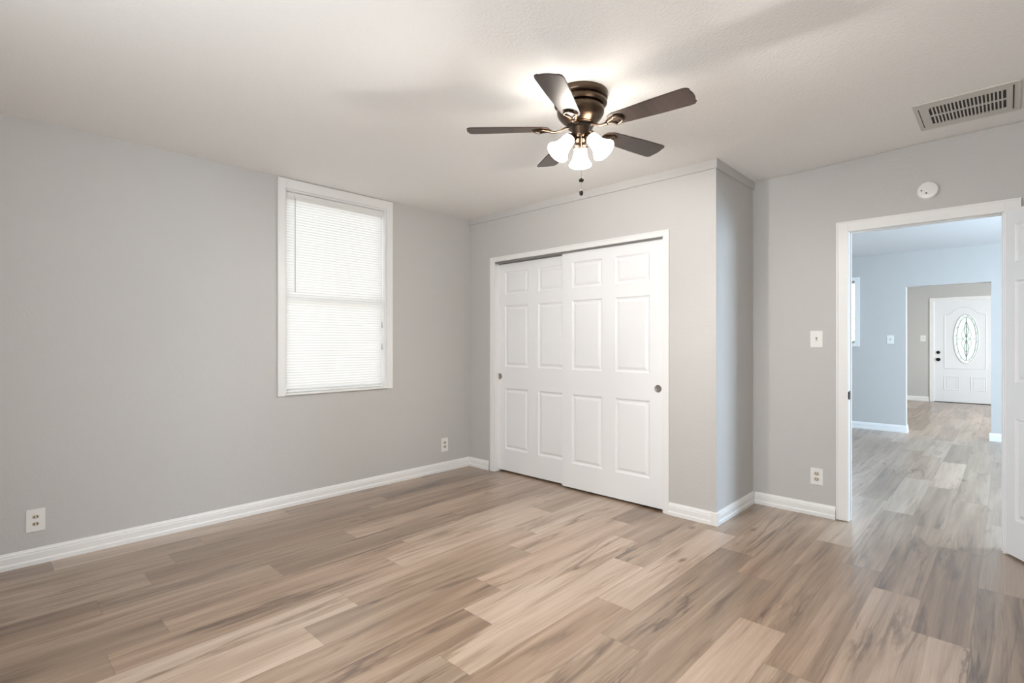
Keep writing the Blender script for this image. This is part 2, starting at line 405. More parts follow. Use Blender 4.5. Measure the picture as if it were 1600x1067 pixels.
w.box(XFR, FD[0]-0.02, YF, YF+WT, 0, T).box(FD[1]+0.02, XHR+WT, YF, YF+WT, 0, T).box(FD[0]-0.02, FD[1]+0.02, YF, YF+WT, FD[2]+0.02, T)
struct(w.build('wall_front_room', M_wall), 'grey far wall around the white front door', 'wall')

# baseboards ---------------------------------------------------------
BP = [(0, 0), (0.017, 0), (0.017, 0.022), (0.013, 0.030), (0.013, 0.062), (0.010, 0.066), (0.010, 0.073), (0.006, 0.080), (0.003, 0.088), (0, 0.088)]
def base(name, segs, label, prof=BP):
    m = MB()
    for p0, p1, out in segs: m.sweep(prof, p0, p1, out)
    return struct(m.build(name, M_white), label, 'baseboard')
base('baseboard_left', [((XA, YBACK), (XA, YB), (1, 0))], 'long white baseboard along the left window wall')
base('baseboard_closet_left', [((XA+0.017, YB), (-3.628, YB), (0, -1))], 'short white baseboard left of the closet doors')
base('baseboard_closet_right', [((-1.758, YB), (-1.452, YB), (0, -1))], 'short white baseboard right of the closet doors')
base('baseboard_closet_side', [((XC, YB+0.012), (XC, YE), (1, 0))], 'white baseboard on the closet return wall')
base('baseboard_front', [((XC+0.017, YE), (-0.868, YE), (0, -1)), ((0.08, YE), (XR, YE), (0, -1))], 'white baseboard left of the bedroom doorway')
base('baseboard_right', [((XR, YBACK), (XR, YE), (-1, 0))], 'baseboard along the right wall')
base('baseboard_back', [((XA, YBACK), (XR, YBACK), (0, 1))], 'baseboard along the wall behind the camera')
BP2 = [(d*1.0, z*1.12) for d, z in BP]
base('baseboard_hall', [((XHL, YH), (HO[0]+0.012, YH), (0, -1)), ((HO[0], YH-0.012), (HO[0], YH2+0.012), (1, 0))], 'white baseboard of the hall left of the opening', BP2)
base('baseboard_hall_right', [((HO[1]-0.017, YH), (XHR, YH), (0, -1)), ((HO[1], YH), (HO[1], YH2), (-1, 0))], 'white baseboard of the hall right of the opening', BP2)
base('baseboard_hall_near', [((-0.855, YE+WD), (XHL, YE+WD), (0, 1)), ((0.05, YE+WD), (XHR, YE+WD), (0, 1))], 'white baseboard end behind the left door jamb', BP2)
base('baseboard_front_room', [((XFR, YF), (FD[0]-0.085, YF), (0, -1))], 'white baseboard left of the front door', BP2)

# closet trims: board under ceiling and the corner guard --------------
m = MB().box(XA, XC+0.013, YB-0.013, YB, 2.405, ZC+0.002)
struct(m.build('trim_1', M_wall, bevel=0.0015), 'flat grey painted board under the ceiling above the closet doors', 'trim')
m = MB().box(XC, XC+0.013, YB, YE, 2.405, ZC+0.002)
struct(m.build('trim_2', M_wall, bevel=0.0015), 'flat grey board under the ceiling on the closet return wall', 'trim')
m = MB().box(XC-0.027, XC+0.004, YB-0.004, YB, 0.0, 2.405).box(XC, XC+0.004, YB, YB+0.027, 0, 2.405)
struct(m.build('trim_3', M_wall, bevel=0.001), 'thin vertical corner guard on the outer corner of the closet', 'trim')
m = MB().box(XC-0.029, XC+0.006, YB-0.019, YB-0.004, 0, 0.088).box(XC+0.004, XC+0.019, YB-0.019, YB+0.012, 0, 0.088)
struct(m.build('trim_4', M_white, bevel=0.002), 'white baseboard block at the outer corner of the closet', 'trim')

# closet door casing ---------------------------------------------------
def casing(name, x0, x1, zt, wd, y, t, sgn, label, zb=0.0, wr_=None, mat_=None):
    """x0,x1 = opening edges; boards of width wd outside them"""
    wr_ = wd if wr_ is None else wr_
    m = MB(); ya, yb = sorted((y, y+sgn*t))
    m.box(x0-wd, x0, ya, yb, zb, zt+wd).box(x1, x1+wr_, ya, yb, zb, zt+wd).box(x0, x1, ya, yb, zt, zt+wd)
    # raised outer back band and a bead near the opening
    yc = y+sgn*(t+0.004); ya, yb = sorted((y+sgn*t, yc)); b = 0.012
    m.box(x0-wd, x0-wd+b, ya, yb, zb, zt+wd).box(x1+wr_-b, x1+wr_, ya, yb, zb, zt+wd).box(x0-wd+b, x1+wr_-b, ya, yb, zt+wd-b, zt+wd)
    return struct(m.build(name, mat_ or M_white, bevel=0.002), label, 'door casing')
casing('trim_5', CO[0]+0.003, CO[1]-0.003, 2.000, 0.044, YB, 0.009, -1, 'white casing around the sliding closet doors')
# closet jamb liner and header track
m = MB().box(CO[0], CO[0]+0.012, YB, YB+0.1, 0, CO[2]).box(CO[1]-0.012, CO[1], YB, YB+0.1, 0, CO[2])
struct(m.build('trim_6', M_white), 'white closet door jamb', 'door jamb')
m = MB().box(CO[0]+0.012, CO[1]-0.012, YB+0.006, YB+0.09, 1.990, 2.000).box(CO[0]+0.012, CO[1]-0.012, YB+0.006, YB+0.009, 1.984, 1.992).box(CO[0]+0.012, CO[1]-0.012, YB+0.0535, YB+0.0565, 1.978, 1.992)
tag(m.build('sliding_door_track', M_track), 'thin metal overhead track above the sliding closet doors', 'door track')
# closet back so that nothing shows through the gaps
# (the closet interior is closed by wall_left, wall_front and wall_closet_side)

# panelled doors -------------------------------------------------------
def panel_door_mesh(W, H, Tk, rects, z0=0.0, back=False):
    """slab in x 0..W, z z0..H, front face at y=0 (normal -y), back at y=Tk; rects = (x0,x1,z0,z1)"""
    m = MB(); bm = m.bm
    xs = sorted({0, W, *[r[0] for r in rects], *[r[1] for r in rects]}); zs = sorted({z0, H, *[r[2] for r in rects], *[r[3] for r in rects]})
    cache = {}
    def V(x, y, z):
        key = (round(x, 5), round(y, 5), round(z, 5))
        if key not in cache: cache[key] = bm.verts.new((x, y, z))
        return cache[key]
    for side in (0, 1):
        yy = 0 if side == 0 else Tk; s = 1 if side == 0 else -1
        if side == 1 and not back:
            # plain back: same grid keeps the mesh closed
            for i in range(len(xs)-1):
                for j in range(len(zs)-1): bm.faces.new((V(xs[i], yy, zs[j]), V(xs[i+1], yy, zs[j]), V(xs[i+1], yy, zs[j+1]), V(xs[i], yy, zs[j+1])))
            continue
        for i in range(len(xs)-1):
            for j in range(len(zs)-1):
                cx, cz = (xs[i]+xs[i+1])/2, (zs[j]+zs[j+1])/2
                if any(r[0] < cx < r[1] and r[2] < cz < r[3] for r in rects): continue
                bm.faces.new((V(xs[i], yy, zs[j]), V(xs[i+1], yy, zs[j]), V(xs[i+1], yy, zs[j+1]), V(xs[i], yy, zs[j+1])))
        prof = ((0, 0), (0.004, 0.005), (0.013, 0.009), (0.020, 0.0095), (0.036, 0.003), (0.040, 0.002))
        for r in rects:
            prev = None
            for ins, dep in prof:
                y = yy+s*dep
                ring = [V(r[0]+ins, y, r[2]+ins), V(r[1]-ins, y, r[2]+ins), V(r[1]-ins, y, r[3]-ins), V(r[0]+ins, y, r[3]-ins)]
                if prev:
                    for q in range(4): bm.faces.new((prev[q], prev[(q+1)%4], ring[(q+1)%4], ring[q]))
                prev = ring
            bm.faces.new(prev)
    for i in range(len(xs)-1):
        for z in (z0, H): bm.faces.new((V(xs[i], 0, z), V(xs[i+1], 0, z), V(xs[i+1], Tk, z), V(xs[i], Tk, z)))
    for j in range(len(zs)-1):
        for x in (0, W): bm.faces.new((V(x, 0, zs[j]), V(x, 0, zs[j+1]), V(x, Tk, zs[j+1]), V(x, Tk, zs[j])))
    return m
def six(W, st=0.105, mid=0.120):
    a = (st, (W-mid)/2); b = ((W+mid)/2, W-st)
    return [(x0, x1, z0, z1) for x0, x1 in (a, b) for z0, z1 in ((0.222, 0.798), (1.003, 1.583), (1.687, 1.903))]
def finger_pull(x, z, parent, y=0.0):
    m = MB().lathe([(0, 0.0006), (0.021, 0.0008), (0.0235, 0.0026), (0.027, 0.0030), (0.028, 0.0)], 32, Matrix.Translation((x, y, z)) @ Matrix.Rotation(R(90), 4, 'X'))
    o = m.build('finger_pull', M_nickel, parent, smooth=True); o['label'] = 'round satin metal finger pull'; return o
d = empty('door_1', (-3.572, YB+0.058, 0)); struct(d, 'rear white six-panel sliding closet door, on the left and partly behind the other', 'door')
panel_door_mesh(0.925, 1.986, 0.034, six(0.925), 0.016).build('door_panel', M_door, d, bevel=0.0008)
finger_pull(0.037, 0.908, d)
d = empty('door_2', (-2.744, YB+0.016, 0)); struct(d, 'front white six-panel sliding closet door, on the right', 'door')
panel_door_mesh(0.927, 1.998-0.008, 0.034, six(0.927), 0.016).build('door_panel', M_door, d, bevel=0.0008)
finger_pull(0.927-0.037, 0.893, d)

# bedroom doorway: jamb, stops, casing -----------------------------------
m = MB()
m.box(DO[0]-0.012, DO[0], YE-0.001, YE+WD+0.001, 0, DO[2]+0.012).box(DO[1], DO[1]+0.012, YE-0.001, YE+WD+0.001, 0, DO[2]+0.012).box(DO[0], DO[1], YE-0.001, YE+WD+0.001, DO[2], DO[2]+0.012)
m.box(DO[0], DO[0]+0.006, YE+0.042, YE+0.062, 0, DO[2]).box(DO[1]-0.006, DO[1], YE+0.042, YE+0.062, 0, DO[2]).box(DO[0]+0.006, DO[1]-0.006, YE+0.042, YE+0.062, DO[2]-0.010, DO[2])
jamb = m.build('trim_7', M_white, bevel=0.001); struct(jamb, 'white door jamb lining the bedroom doorway', 'door jamb')
sp = MB().box(DO[0]-0.0005, DO[0]+0.0015, YE+0.004, YE+0.034, 0.838, 0.898).build('strike_plate', M_dark, jamb, bevel=0.0007); sp['label'] = 'dark bronze strike plate'
sp = MB().plate([(x*1.0, y) for x, y in rrect(0.010, 0.052, 0.004)], 0.004, Matrix.Translation((DO[0]-0.001, YE-0.004, 0.868)) @ Matrix.Rotation(R(90), 4, 'X')).build('strike_lip', M_dark, jamb)
casing('trim_8', DO[0]-0.003, DO[1]+0.008, DO[2]-0.006, 0.070, YE, 0.014, -1, 'white casing around the open bedroom doorway', zb=0.006)
casing('trim_9', DO[0]-0.003, DO[1]+0.008, DO[2]-0.006, 0.060, YE+WD, 0.012, 1, 'white casing on the hall side of the bedroom doorway', zb=0.004)

# open bedroom door leaf ---------------------------------------------------
DU = R(-90+32.5)     # direction of the leaf from the hinge
d = empty('door_3', (-0.027, 4.188, 0), DU); struct(d, 'white six-panel bedroom door standing open at the right edge', 'door')
# leaf's visible face looks to local -y
panel_door_mesh(0.750, 1.990, 0.035, six(0.75, 0.103, 0.11), 0.014, back=True).build('door_panel', M_doorcool, d, bevel=0.0008)
for z in (0.28, 1.05, 1.80):
    m = MB().tube([(-0.006, 0.041, z-0.045), (-0.006, 0.041, z+0.045)], 0.006, 12).box(-0.004, 0.0005, 0.006, 0.036, z-0.045, z+0.045)
    m.build('hinge', M_dark, d, smooth=True)
for s, y in ((-1, 0), (1, 0.035)):
    prof = [(0, 0.058), (0.018, 0.056), (0.026, 0.046), (0.026, 0.036), (0.012, 0.024), (0.011, 0.008), (0.030, 0.006), (0.032, 0.0)]
    MB().lathe(prof, 28, Matrix.Translation((0.69, y, 0.90)) @ Matrix.Rotation(R(90*(1 if s < 0 else -1)), 4, 'X')).build('door_knob', M_dark, d, smooth=True)

# ------------------------------------------------------------------ window with blind
wf = empty('window_1', (XA, (W1[0]+W1[1])/2, W1[2])); struct(wf, 'white framed window in the left wall behind the closed blinds', 'window')
def wpart(m, name, mt, bevel=0.0015, **k):
    return m.build(name, mt, wf, mtx=Matrix.Translation(-Vector(wf.location)), bevel=bevel, **k)
y0, y1, z0, z1 = W1
cw = 0.056; ct = 0.014
m = MB().box(XA, XA+ct, y0-cw, y0, z0-0.014, ZC-0.006).box(XA, XA+ct, y1, y1+cw, z0-0.014, ZC-0.006).box(XA, XA+ct, y0, y1, z1, ZC-0.006)
m.box(XA+ct, XA+ct+0.004, y0-cw, y0-cw+0.012, z0-0.014, ZC-0.006).box(XA+ct, XA+ct+0.004, y1+cw-0.012, y1+cw, z0-0.014, ZC-0.006)
wpart(m, 'casing', M_white)
m = MB().box(XA-0.085, XA+0.024, y0+0.0005, y1-0.0005, z0-0.010, z0+0.004)
wpart(m, 'window_sill', M_white, 0.003)
m = MB().box(XA-WT, XA, y0, y0+0.012, z0, z1).box(XA-WT, XA, y1-0.012, y1, z0, z1).box(XA-WT, XA, y0+0.012, y1-0.012, z1-0.012, z1).box(XA-WT, XA-0.085, y0+0.012, y1-0.012, z0, z0+0.012)
wpart(m, 'jamb', M_white)
zm = 1.585
m = MB()
for a, b, xx in ((zm-0.02, z1-0.012, XA-0.115), (z0+0.012, zm+0.02, XA-0.095)):
    m.box(xx-0.018, xx, y0+0.012, y0+0.034, a, b).box(xx-0.018, xx, y1-0.034, y1-0.012, a, b).box(xx-0.018, xx, y0+0.034, y1-0.034, b-0.04, b).box(xx-0.018, xx, y0+0.034, y1-0.034, a, a+0.04)
wpart(m, 'sash', M_white)
m = MB().box(XA-0.126, XA-0.123, y0+0.034, y1-0.034, zm, z1-0.05).box(XA-0.106, XA-0.103, y0+0.034, y1-0.034, z0+0.05, zm)
wpart(m, 'glass', M_glass, 0)

xb = XA-0.040                      # plane of the blind
bl = empty('window_blind', (xb, (y0+y1)/2, z1-0.012)); tag(bl, 'closed white mini blind hanging inside the window frame', 'blind')
def bpart(m, name, mt, **k): return m.build(name, mt, bl, mtx=Matrix.Translation(-Vector(bl.location)), **k)
by0, by1 = y0+0.018, y1-0.018
hz = z1-0.014
bpart(MB().box(xb-0.014, xb+0.012, by0, by1, hz-0.027, hz), 'headrail', M_white, bevel=0.002)
bpart(MB().box(xb+0.013, xb+0.0145, by0+0.004, by1-0.004, hz-0.055, hz-0.024), 'valance', M_slat, bevel=0.0005)
m = MB(); pitch = 0.0206; zs_ = hz-0.062; n = 0
while zs_ > z0+0.034:
    # curved slat, tilted nearly closed
    tilt = R(77); wd = 0.0134; pts = []
    for q in range(6):
        t = -1+2*q/5; bulge = 0.0034*(1-t*t)
        dx = t*wd*math.cos(tilt)+bulge*math.sin(tilt); dz = t*wd*math.sin(tilt)-bulge*math.cos(tilt)
        pts.append((xb+dx, zs_+dz))
    a = [m.bm.verts.new((p[0], by0, p[1])) for p in pts]; b = [m.bm.verts.new((p[0], by1, p[1])) for p in pts]
    for q in range(5): m.bm.faces.new((a[q], a[q+1], b[q+1], b[q]))
    zs_ -= pitch; n += 1
sl = bpart(m, 'slats', M_slat, smooth=False)
for p in sl.data.polygons: p.use_smooth = True
sl['label'] = 'stack of tilted white slats'
bpart(MB().box(xb-0.013, xb+0.011, by0, by1, z0+0.008, z0+0.022), 'bottom_rail', M_white, bevel=0.003)
for yy in (by0+0.11, (by0+by1)/2, by1-0.11):
    bpart(MB().tube([(xb+0.0125, yy, hz-0.04), (xb+0.0125, yy, z0+0.02)], 0.0006, 5), 'ladder_cord', M_white)
bpart(MB().tube([(xb+0.030, 1.716, hz-0.048), (xb+0.030, 1.716, 1.615)], 0.0032, 6).tube([(xb+0.014, 1.716, hz-0.02), (xb+0.024, 1.716, hz-0.026), (xb+0.030, 1.716, hz-0.05)], 0.0015, 6), 'tilt_wand', mat('smoky_clear_plastic', (0.42, 0.46, 0.52), 0.15, var=0.02))
lc = bpart(MB().tube([(xb+0.022, by1-0.018, hz-0.03), (xb+0.024, by1-0.016, 1.9), (xb+0.022, by1-0.014, 1.42)], 0.0009, 5).tube([(xb+0.022, by1-0.022, hz-0.03), (xb+0.024, by1-0.019, 1.8), (xb+0.022, by1-0.014, 1.22)], 0.0009, 5), 'lift_cord', M_white)
for z in (1.36, 1.17):
    MB().lathe([(0, 0.055), (0.003, 0.052), (0.005, 0.02), (0.0065, 0.0), (0, -0.002)], 12, Matrix.Translation((xb+0.022-bl.location.x, by1-0.014-bl.location.y, z-bl.location.z))).build('tassel', mat('grey_tassel', (0.45, 0.48, 0.47), 0.5, var=0.02), lc, smooth=True)

# ------------------------------------------------------------------ wall plates
def wall_plate(name, loc, rz, kind, label, cat, group=None, w_=0.079, h_=0.118):
    e = empty(name, loc, rz); tag(e, label, cat, group)
    rx = Matrix.Rotation(R(90), 4, 'X')           # plate outline stands up, faces local -y
    MB().plate(rrect(w_, h_, 0.004), 0.005, rx).build('cover_plate', M_plate, e, bevel=0.0015)
    if kind in ('outlet', 'outlet2'):
        for s in (1, -1):
            o = MB().plate(rrect(0.034 if kind == 'outlet' else 0.030, 0.027 if kind == 'outlet' else 0.022, 0.010), 0.0065, Matrix.Translation((0, 0, s*0.0195)) @ rx).build('receptacle', M_ivory, e, bevel=0.0006)
            q = MB()
            zo = -0.002 if kind == 'outlet' else -0.005
            q.box(-0.0092, -0.0050, -0.0072, -0.0060, s*0.0195+zo, s*0.0195+zo+0.010).box(0.0050, 0.0092, -0.0072, -0.0060, s*0.0195+zo, s*0.0195+zo+0.010)
            if kind == 'outlet': q.plate(rrect(0.006, 0.006, 0.0028), 0.0012, Matrix.Translation((0, -0.006, s*0.0195-0.0075)) @ rx)
            q.build('socket_slots', M_slot, o)
        MB().lathe([(0, 0.0062), (0.003, 0.0058), (0.0035, 0.0045)], 12, rx).build('screw', M_plate, e)
    elif kind == 'switch':
        MB().box(-0.006, 0.006, -0.0062, -0.0045, -0.013, 0.013).build('toggle_slot', M_ivory, e)
        MB().plate(rrect(0.007, 0.009, 0.001), 0.016, Matrix.Translation((0, 0.0, 0.003)) @ Matrix.Rotation(R(66), 4, 'X')).build('toggle', mat('grey_toggle', (0.30, 0.29, 0.27), 0.4, var=0.02), e)
        for z in (0.03, -0.03):
            MB().lathe([(0, 0.0062), (0.0025, 0.0058), (0.003, 0.0045)], 10, Matrix.Translation((0, 0, z)) @ rx).build('screw', M_plate, e)
    return e
G = None
wall_plate('wall_outlet', (XA, 0.257, 0.243), R(90), 'outlet2', 'white two-slot outlet low on the left wall near the left edge', 'outlet', w_=0.080, h_=0.125)
wall_plate('wall_outlet', (XA, 3.157, 0.252), R(90), 'outlet', 'white outlet low on the left wall right of the window, near the closet corner', 'outlet', w_=0.080, h_=0.128)
wall_plate('wall_outlet', (-0.985, YE, 0.278), 0, 'outlet', 'white outlet with beige sockets low on the wall left of the bedroom doorway', 'outlet')
wall_plate('light_switch', (-0.986, YE, 1.256), 0, 'switch', 'white toggle light switch on the bedroom wall left of the doorway', 'light switch')
wall_plate('light_switch', (-1.182, YH, 1.275), 0, 'switch', 'white toggle light switch on the blue lit hall wall between window and opening', 'light switch')
e = wall_plate('light_switch', (-1.298, YF, 1.325), 0, 'switch', 'small light switch on the far wall left of the front door', 'light switch', w_=0.09, h_=0.125)

# smoke detector ------------------------------------------------------------
sd = empty('smoke_detector', (-0.364, YE, 2.187)); tag(sd, 'round white smoke detector on the wall above the bedroom doorway', 'smoke detector')
rx = Matrix.Rotation(R(90), 4, 'X')
MB().lathe([(0, 0), (0.055, 0), (0.055, 0.006), (0.052, 0.008), (0, 0.008)], 48, rx).build('mounting_base', M_plate, sd, smooth=True)
MB().lathe([(0.050, 0.008), (0.052, 0.010), (0.053, 0.022), (0.049, 0.028), (0.040, 0.030), (0, 0.031)], 48, rx).build('cover', M_plate, sd, smooth=True)
for x, z, r_ in ((-0.030, 0.000, 0.0040), (-0.006, -0.019, 0.0048)):
    MB().lathe([(0, 0.0325), (r_, 0.032), (r_, 0.0295)], 16, Matrix.Translation((x, 0, z)) @ rx).build('test_button' if r_ > 0.0045 else 'indicator', M_slot, sd, smooth=True)

# ceiling vent ---------------------------------------------------------------
vz = zceil(-0.15, 3.7)-0.0015
vx0, vx1, vy0, vy1 = -0.368, 0.044, 3.485, 3.915
ve = empty('ceiling_vent', ((vx0+vx1)/2, (vy0+vy1)/2, vz)); tag(ve, 'white metal ceiling vent with two rows of dark slots above the doorway', 'vent')
Tm = Matrix.Translation(-Vector(ve.location))
sx0, sx1, sy0, sy1 = -0.312, -0.006, 3.560, 3.845
m = MB(); t = 0.008
# frame made of rails around the slotted field
m.box(vx0, sx0, vy0, vy1, vz-t, vz).box(sx1, vx1, vy0, vy1, vz-t, vz).box(sx0, sx1, vy0, sy0, vz-t, vz).box(sx0, sx1, sy1, vy1, vz-t, vz)
m.build('frame', M_metalpaint, ve, mtx=Tm)
m = MB(); ymid = (sy0+sy1)/2
m.box(sx0, sx1, ymid-0.006, ymid+0.006, vz-t, vz-0.001)
ns = 20; pt = (sx1-sx0)/ns
for i in range(ns+1):
    x = sx0+pt*i
    if 0 < i < ns:
        m.box(x-0.0032, x+0.0032, sy0, ymid-0.006, vz-t, vz-0.001); m.box(x-0.0032, x+0.0032, ymid+0.006, sy1, vz-t, vz-0.001)
m.build('grille', M_metalpaint, ve, mtx=Tm)
MB().box(sx0, sx1, sy0, sy1, vz-0.0012, vz-0.0002).build('duct_opening', M_slot, ve, mtx=Tm)
MB().box(vx0+0.014, vx0+0.018, 3.55, 3.87, vz-t-0.0006, vz-t+0.0002).build('edge_slot', M_slot, ve, mtx=Tm)
MB().box(vx1-0.026, vx1-0.020, 3.52, 3.87, vz-t-0.0006, vz-t+0.0002).build('edge_slot', M_slot, ve, mtx=Tm)
m = MB()
for a, b in (((vx0, vy0), (vx1, vy0)), ((vx0, vy0), (vx0, vy1)), ((vx1, vy0), (vx1, vy1)), ((vx0, vy1), (vx1, vy1))):
    m.tube([(a[0], a[1], vz-0.004), (b[0], b[1], vz-0.004)], 0.0055, 8)
m.build('rim', M_metalpaint, ve, smooth=True, mtx=Tm)

# ------------------------------------------------------------------ ceiling fan
Fv = Vector((-math.sin(YAW), math.cos(YAW), 0)); Rv = Vector((math.cos(YAW), math.sin(YAW), 0))
fc = Fv*2.585+Rv*0.341
fan = empty('ceiling_fan', (fc.x, fc.y, ZC), YAW); tag(fan, 'bronze ceiling fan with five dark wood blades and three lit glass shades', 'ceiling fan')
# local frame: x = camera right, y = away; z down is negative
MB().lathe([(0, 0.0), (0.135, 0.0), (0.136, -0.004), (0.134, -0.026), (0.130, -0.031), (0.124, -0.033), (0.126, -0.038), (0.131, -0.045), (0.130, -0.055), (0.120, -0.063), (0.0, -0.063)], 64).build('canopy', M_bronze, fan, smooth=True)
MB().lathe([(0.0, -0.055), (0.095, -0.056), (0.106, -0.060), (0.114, -0.070), (0.1175, -0.083), (0.116, -0.098), (0.108, -0.114), (0.094, -0.130), (0.078, -0.143), (0.070, -0.149), (0.071, -0.153), (0.066, -0.157), (0, -0.158)], 64).build('motor_housing', M_bronze, fan, smooth=True)
MB().lathe([(0, -0.150), (0.060, -0.152), (0.061, -0.168), (0.055, -0.171), (0, -0.172)], 48).build('flywheel', M_dark, fan, smooth=True)
MB().lathe([(0, -0.165), (0.043, -0.165), (0.045, -0.169), (0.043, -0.174), (0.0425, -0.205), (0.039, -0.216), (0.030, -0.223), (0, -0.224)], 48).build('switch_housing', M_bronze, fan, smooth=True)
lk = MB().lathe([(0, -0.218), (0.026, -0.220), (0.034, -0.226), (0.036, -0.232), (0.030, -0.240), (0.024, -0.246), (0.026, -0.254), (0.034, -0.259), (0.036, -0.264), (0.032, -0.270), (0.012, -0.274), (0, -0.276)], 48).build('light_kit', M_bronze, fan, smooth=True)

ZBL = -0.171        # blade plane
def blade_outline():
    # x along blade (0.165..0.572), y chord
    pts = []
    r0, r1, wr, wt = 0.155, 0.568, 0.047, 0.064
    pts += [(r0+0.010, -wr*0.72), (r0+0.035, -wr)]
    pts += [(0.40, -0.060), (r1-0.035, -wt), (r1-0.015, -wt+0.004), (r1-0.004, -wt+0.018)]
    for q in range(-3, 4): pts.append((r1-0.0008*q*q, -(-q)*0.0130 if False else q*0.0130))
    pts += [(r1-0.004, wt-0.018), (r1-0.015, wt-0.004), (r1-0.035, wt), (0.40, 0.060)]
    pts += [(r0+0.035, wr), (r0+0.010, wr*0.72), (r0, wr*0.35), (r0-0.002, 0), (r0, -wr*0.35)]
    return pts
ANG = [33.5, 104.0, 177.5, 249.0, 321.0]
protos = None
for i, a in enumerate(ANG):
    rot = Matrix.Rotation(R(a), 4, 'Z')
    loc = Vector((0, 0, ZBL))
    if protos is None:
        pit = Matrix.Rotation(R(-10), 4, 'X')
        b = MB().plate(blade_outline(), 0.006, Matrix.Translation((0, 0, -0.003))).build('blade', M_blade, fan, bevel=0.0015, mtx=pit)
        # iron: arm from flywheel, teardrop loop under the blade
        m = MB()
        arm = [(0.052, 0, 0.008), (0.075, 0, 0.005), (0.100, 0, -0.008), (0.125, 0, -0.015), (0.150, 0, -0.012)]
        m.tube(arm, [0.010, 0.008, 0.0075, 0.008, 0.011], 12, flat=0.7)
        loop = []
        for q in range(28):
            t = 2*PI*q/28; rr = 0.027*(1+0.0*math.cos(t))
            x = 0.190+0.040*math.cos(t); y = 0.031*math.sin(t)*(0.62+0.38*math.cos(t) if math.cos(t) < 0 else 1)*1.0
            loop.append((x, y, -0.0095))
        m.tube(loop, 0.0060, 10, closed=True, flat=0.8)
        m.plate([(0.146+0.055*u, v_) for u, v_ in ((0, -0.010), (0.4, -0.022), (1, -0.030), (1.55, -0.026), (1.75, 0), (1.55, 0.026), (1, 0.030), (0.4, 0.022), (0, 0.010))], 0.0035, Matrix.Translation((0, 0, -0.0070)))
        ir = m.build('blade_iron', M_bronze, b, smooth=True, mtx=pit)
        protos = [b, ir]
        for px, py in ((0.172, 0.0), (0.205, 0.014), (0.205, -0.014)):
            protos.append(MB().lathe([(0, -0.0098), (0.004, -0.0092), (0.0045, -0.007)], 10, Matrix.Translation((px, py, 0))).build('screw', M_dark, b, mtx=pit))
        b.matrix_local = Matrix.Translation(loc) @ rot
    else:
        b = protos[0].copy(); C.objects.link(b); b.parent = fan; b.matrix_local = Matrix.Translation(loc) @ rot
        for q in protos[1:]:
            c = q.copy(); C.objects.link(c); c.parent = b

# lamp shades: thick bell shades, open downwards
tilt = R(41)
shade0 = None
bulb_l = []
for a in (83, 203, 323):
    ax = Matrix.Rotation(R(a), 4, 'Z') @ Matrix.Translation((0.058, 0, -0.226)) @ Matrix.Rotation(-tilt, 4, 'Y')
    # local: neck at origin, mouth towards -z (tilted outwards)
    if shade0 is None:
        m = MB()
        outer = [(0.022, 0.0), (0.028, -0.004), (0.031, -0.014), (0.032, -0.030), (0.034, -0.050), (0.039, -0.070), (0.047, -0.088), (0.054, -0.100), (0.0585, -0.106)]
        inner = [(r-0.003, z) for r, z in outer[::-1]]
        m.lathe(outer+[(0.0580, -0.1085), (0.0560, -0.108)]+inner, 48, closed=True)
        s = m.build('lamp_shade', M_shade, fan, smooth=True)
        s['label'] = 'glowing white frosted glass bell shade'
        h = MB().lathe([(0, 0.022), (0.014, 0.020), (0.016, 0.010), (0.027, 0.003), (0.0285, -0.006), (0.026, -0.007), (0, -0.006)], 36).build('lamp_holder', M_bronze, s, smooth=True)
        bb = MB().lathe([(0, -0.008), (0.012, -0.010), (0.014, -0.030), (0.024, -0.050), (0.028, -0.066), (0.024, -0.082), (0.012, -0.092), (0, -0.095)], 28).build('light_bulb', mat('lit_bulb', (0.9, 0.9, 0.85), 0.3, emit=(1.0, 0.88, 0.72), es=15, var=0.01), s, smooth=True)
        shade0 = (s, h, bb)
    else:
        s = shade0[0].copy(); C.objects.link(s); s.parent = fan
        for q in shade0[1:]:
            c = q.copy(); C.objects.link(c); c.parent = s
    s.matrix_local = ax
    lp = bpy.data.lights.new('bulb_light', 'SPOT'); lp.energy = 25; lp.color = (1.0, 0.975, 0.945); lp.spot_size = R(165); lp.spot_blend = 0.5; lp.shadow_soft_size = 0.025
    lo = bpy.data.objects.new('bulb_light', lp); C.objects.link(lo); lo.parent = s; lo.location = (0, 0, -0.098)
    arm = [Matrix.Rotation(R(a), 4, 'Z') @ Vector(p) for p in ((0.020, 0, -0.232), (0.036, 0, -0.218), (0.052, 0, -0.214))]
    MB().tube(arm, [0.008, 0.008, 0.011], 12).build('lamp_arm', M_bronze, fan, smooth=True)
pc = MB()
pcx, pcy = -0.002, -0.045
pc.tube([(pcx, pcy+0.004, -0.205), (pcx, pcy, -0.215), (pcx, pcy, -0.520)], 0.0009, 6)
for q in range(60): pc.lathe([(0, 0.0016), (0.0016, 0), (0, -0.0016)], 6, Matrix.Translation((pcx, pcy, -0.215-q*0.005)))
chain = pc.build('pull_chain', mat('pale_chain', (0.45, 0.42, 0.38), 0.35, 0.8, var=0.02), fan)
MB().lathe([(0, 0.0125), (0.006, 0.011), (0.0115, 0.004), (0.0125, -0.002), (0.010, -0.009), (0, -0.0125)], 20, Matrix.Translation((pcx, pcy, -0.439))).build('chain_ball', M_dark, chain, smooth=True)
MB().lathe([(0, 0.016), (0.004, 0.014), (0.009, 0.006), (0.010, -0.004), (0.007, -0.014), (0, -0.017)], 20, Matrix.Translation((pcx, pcy, -0.500))).build('chain_fob', M_dark, chain, smooth=True)

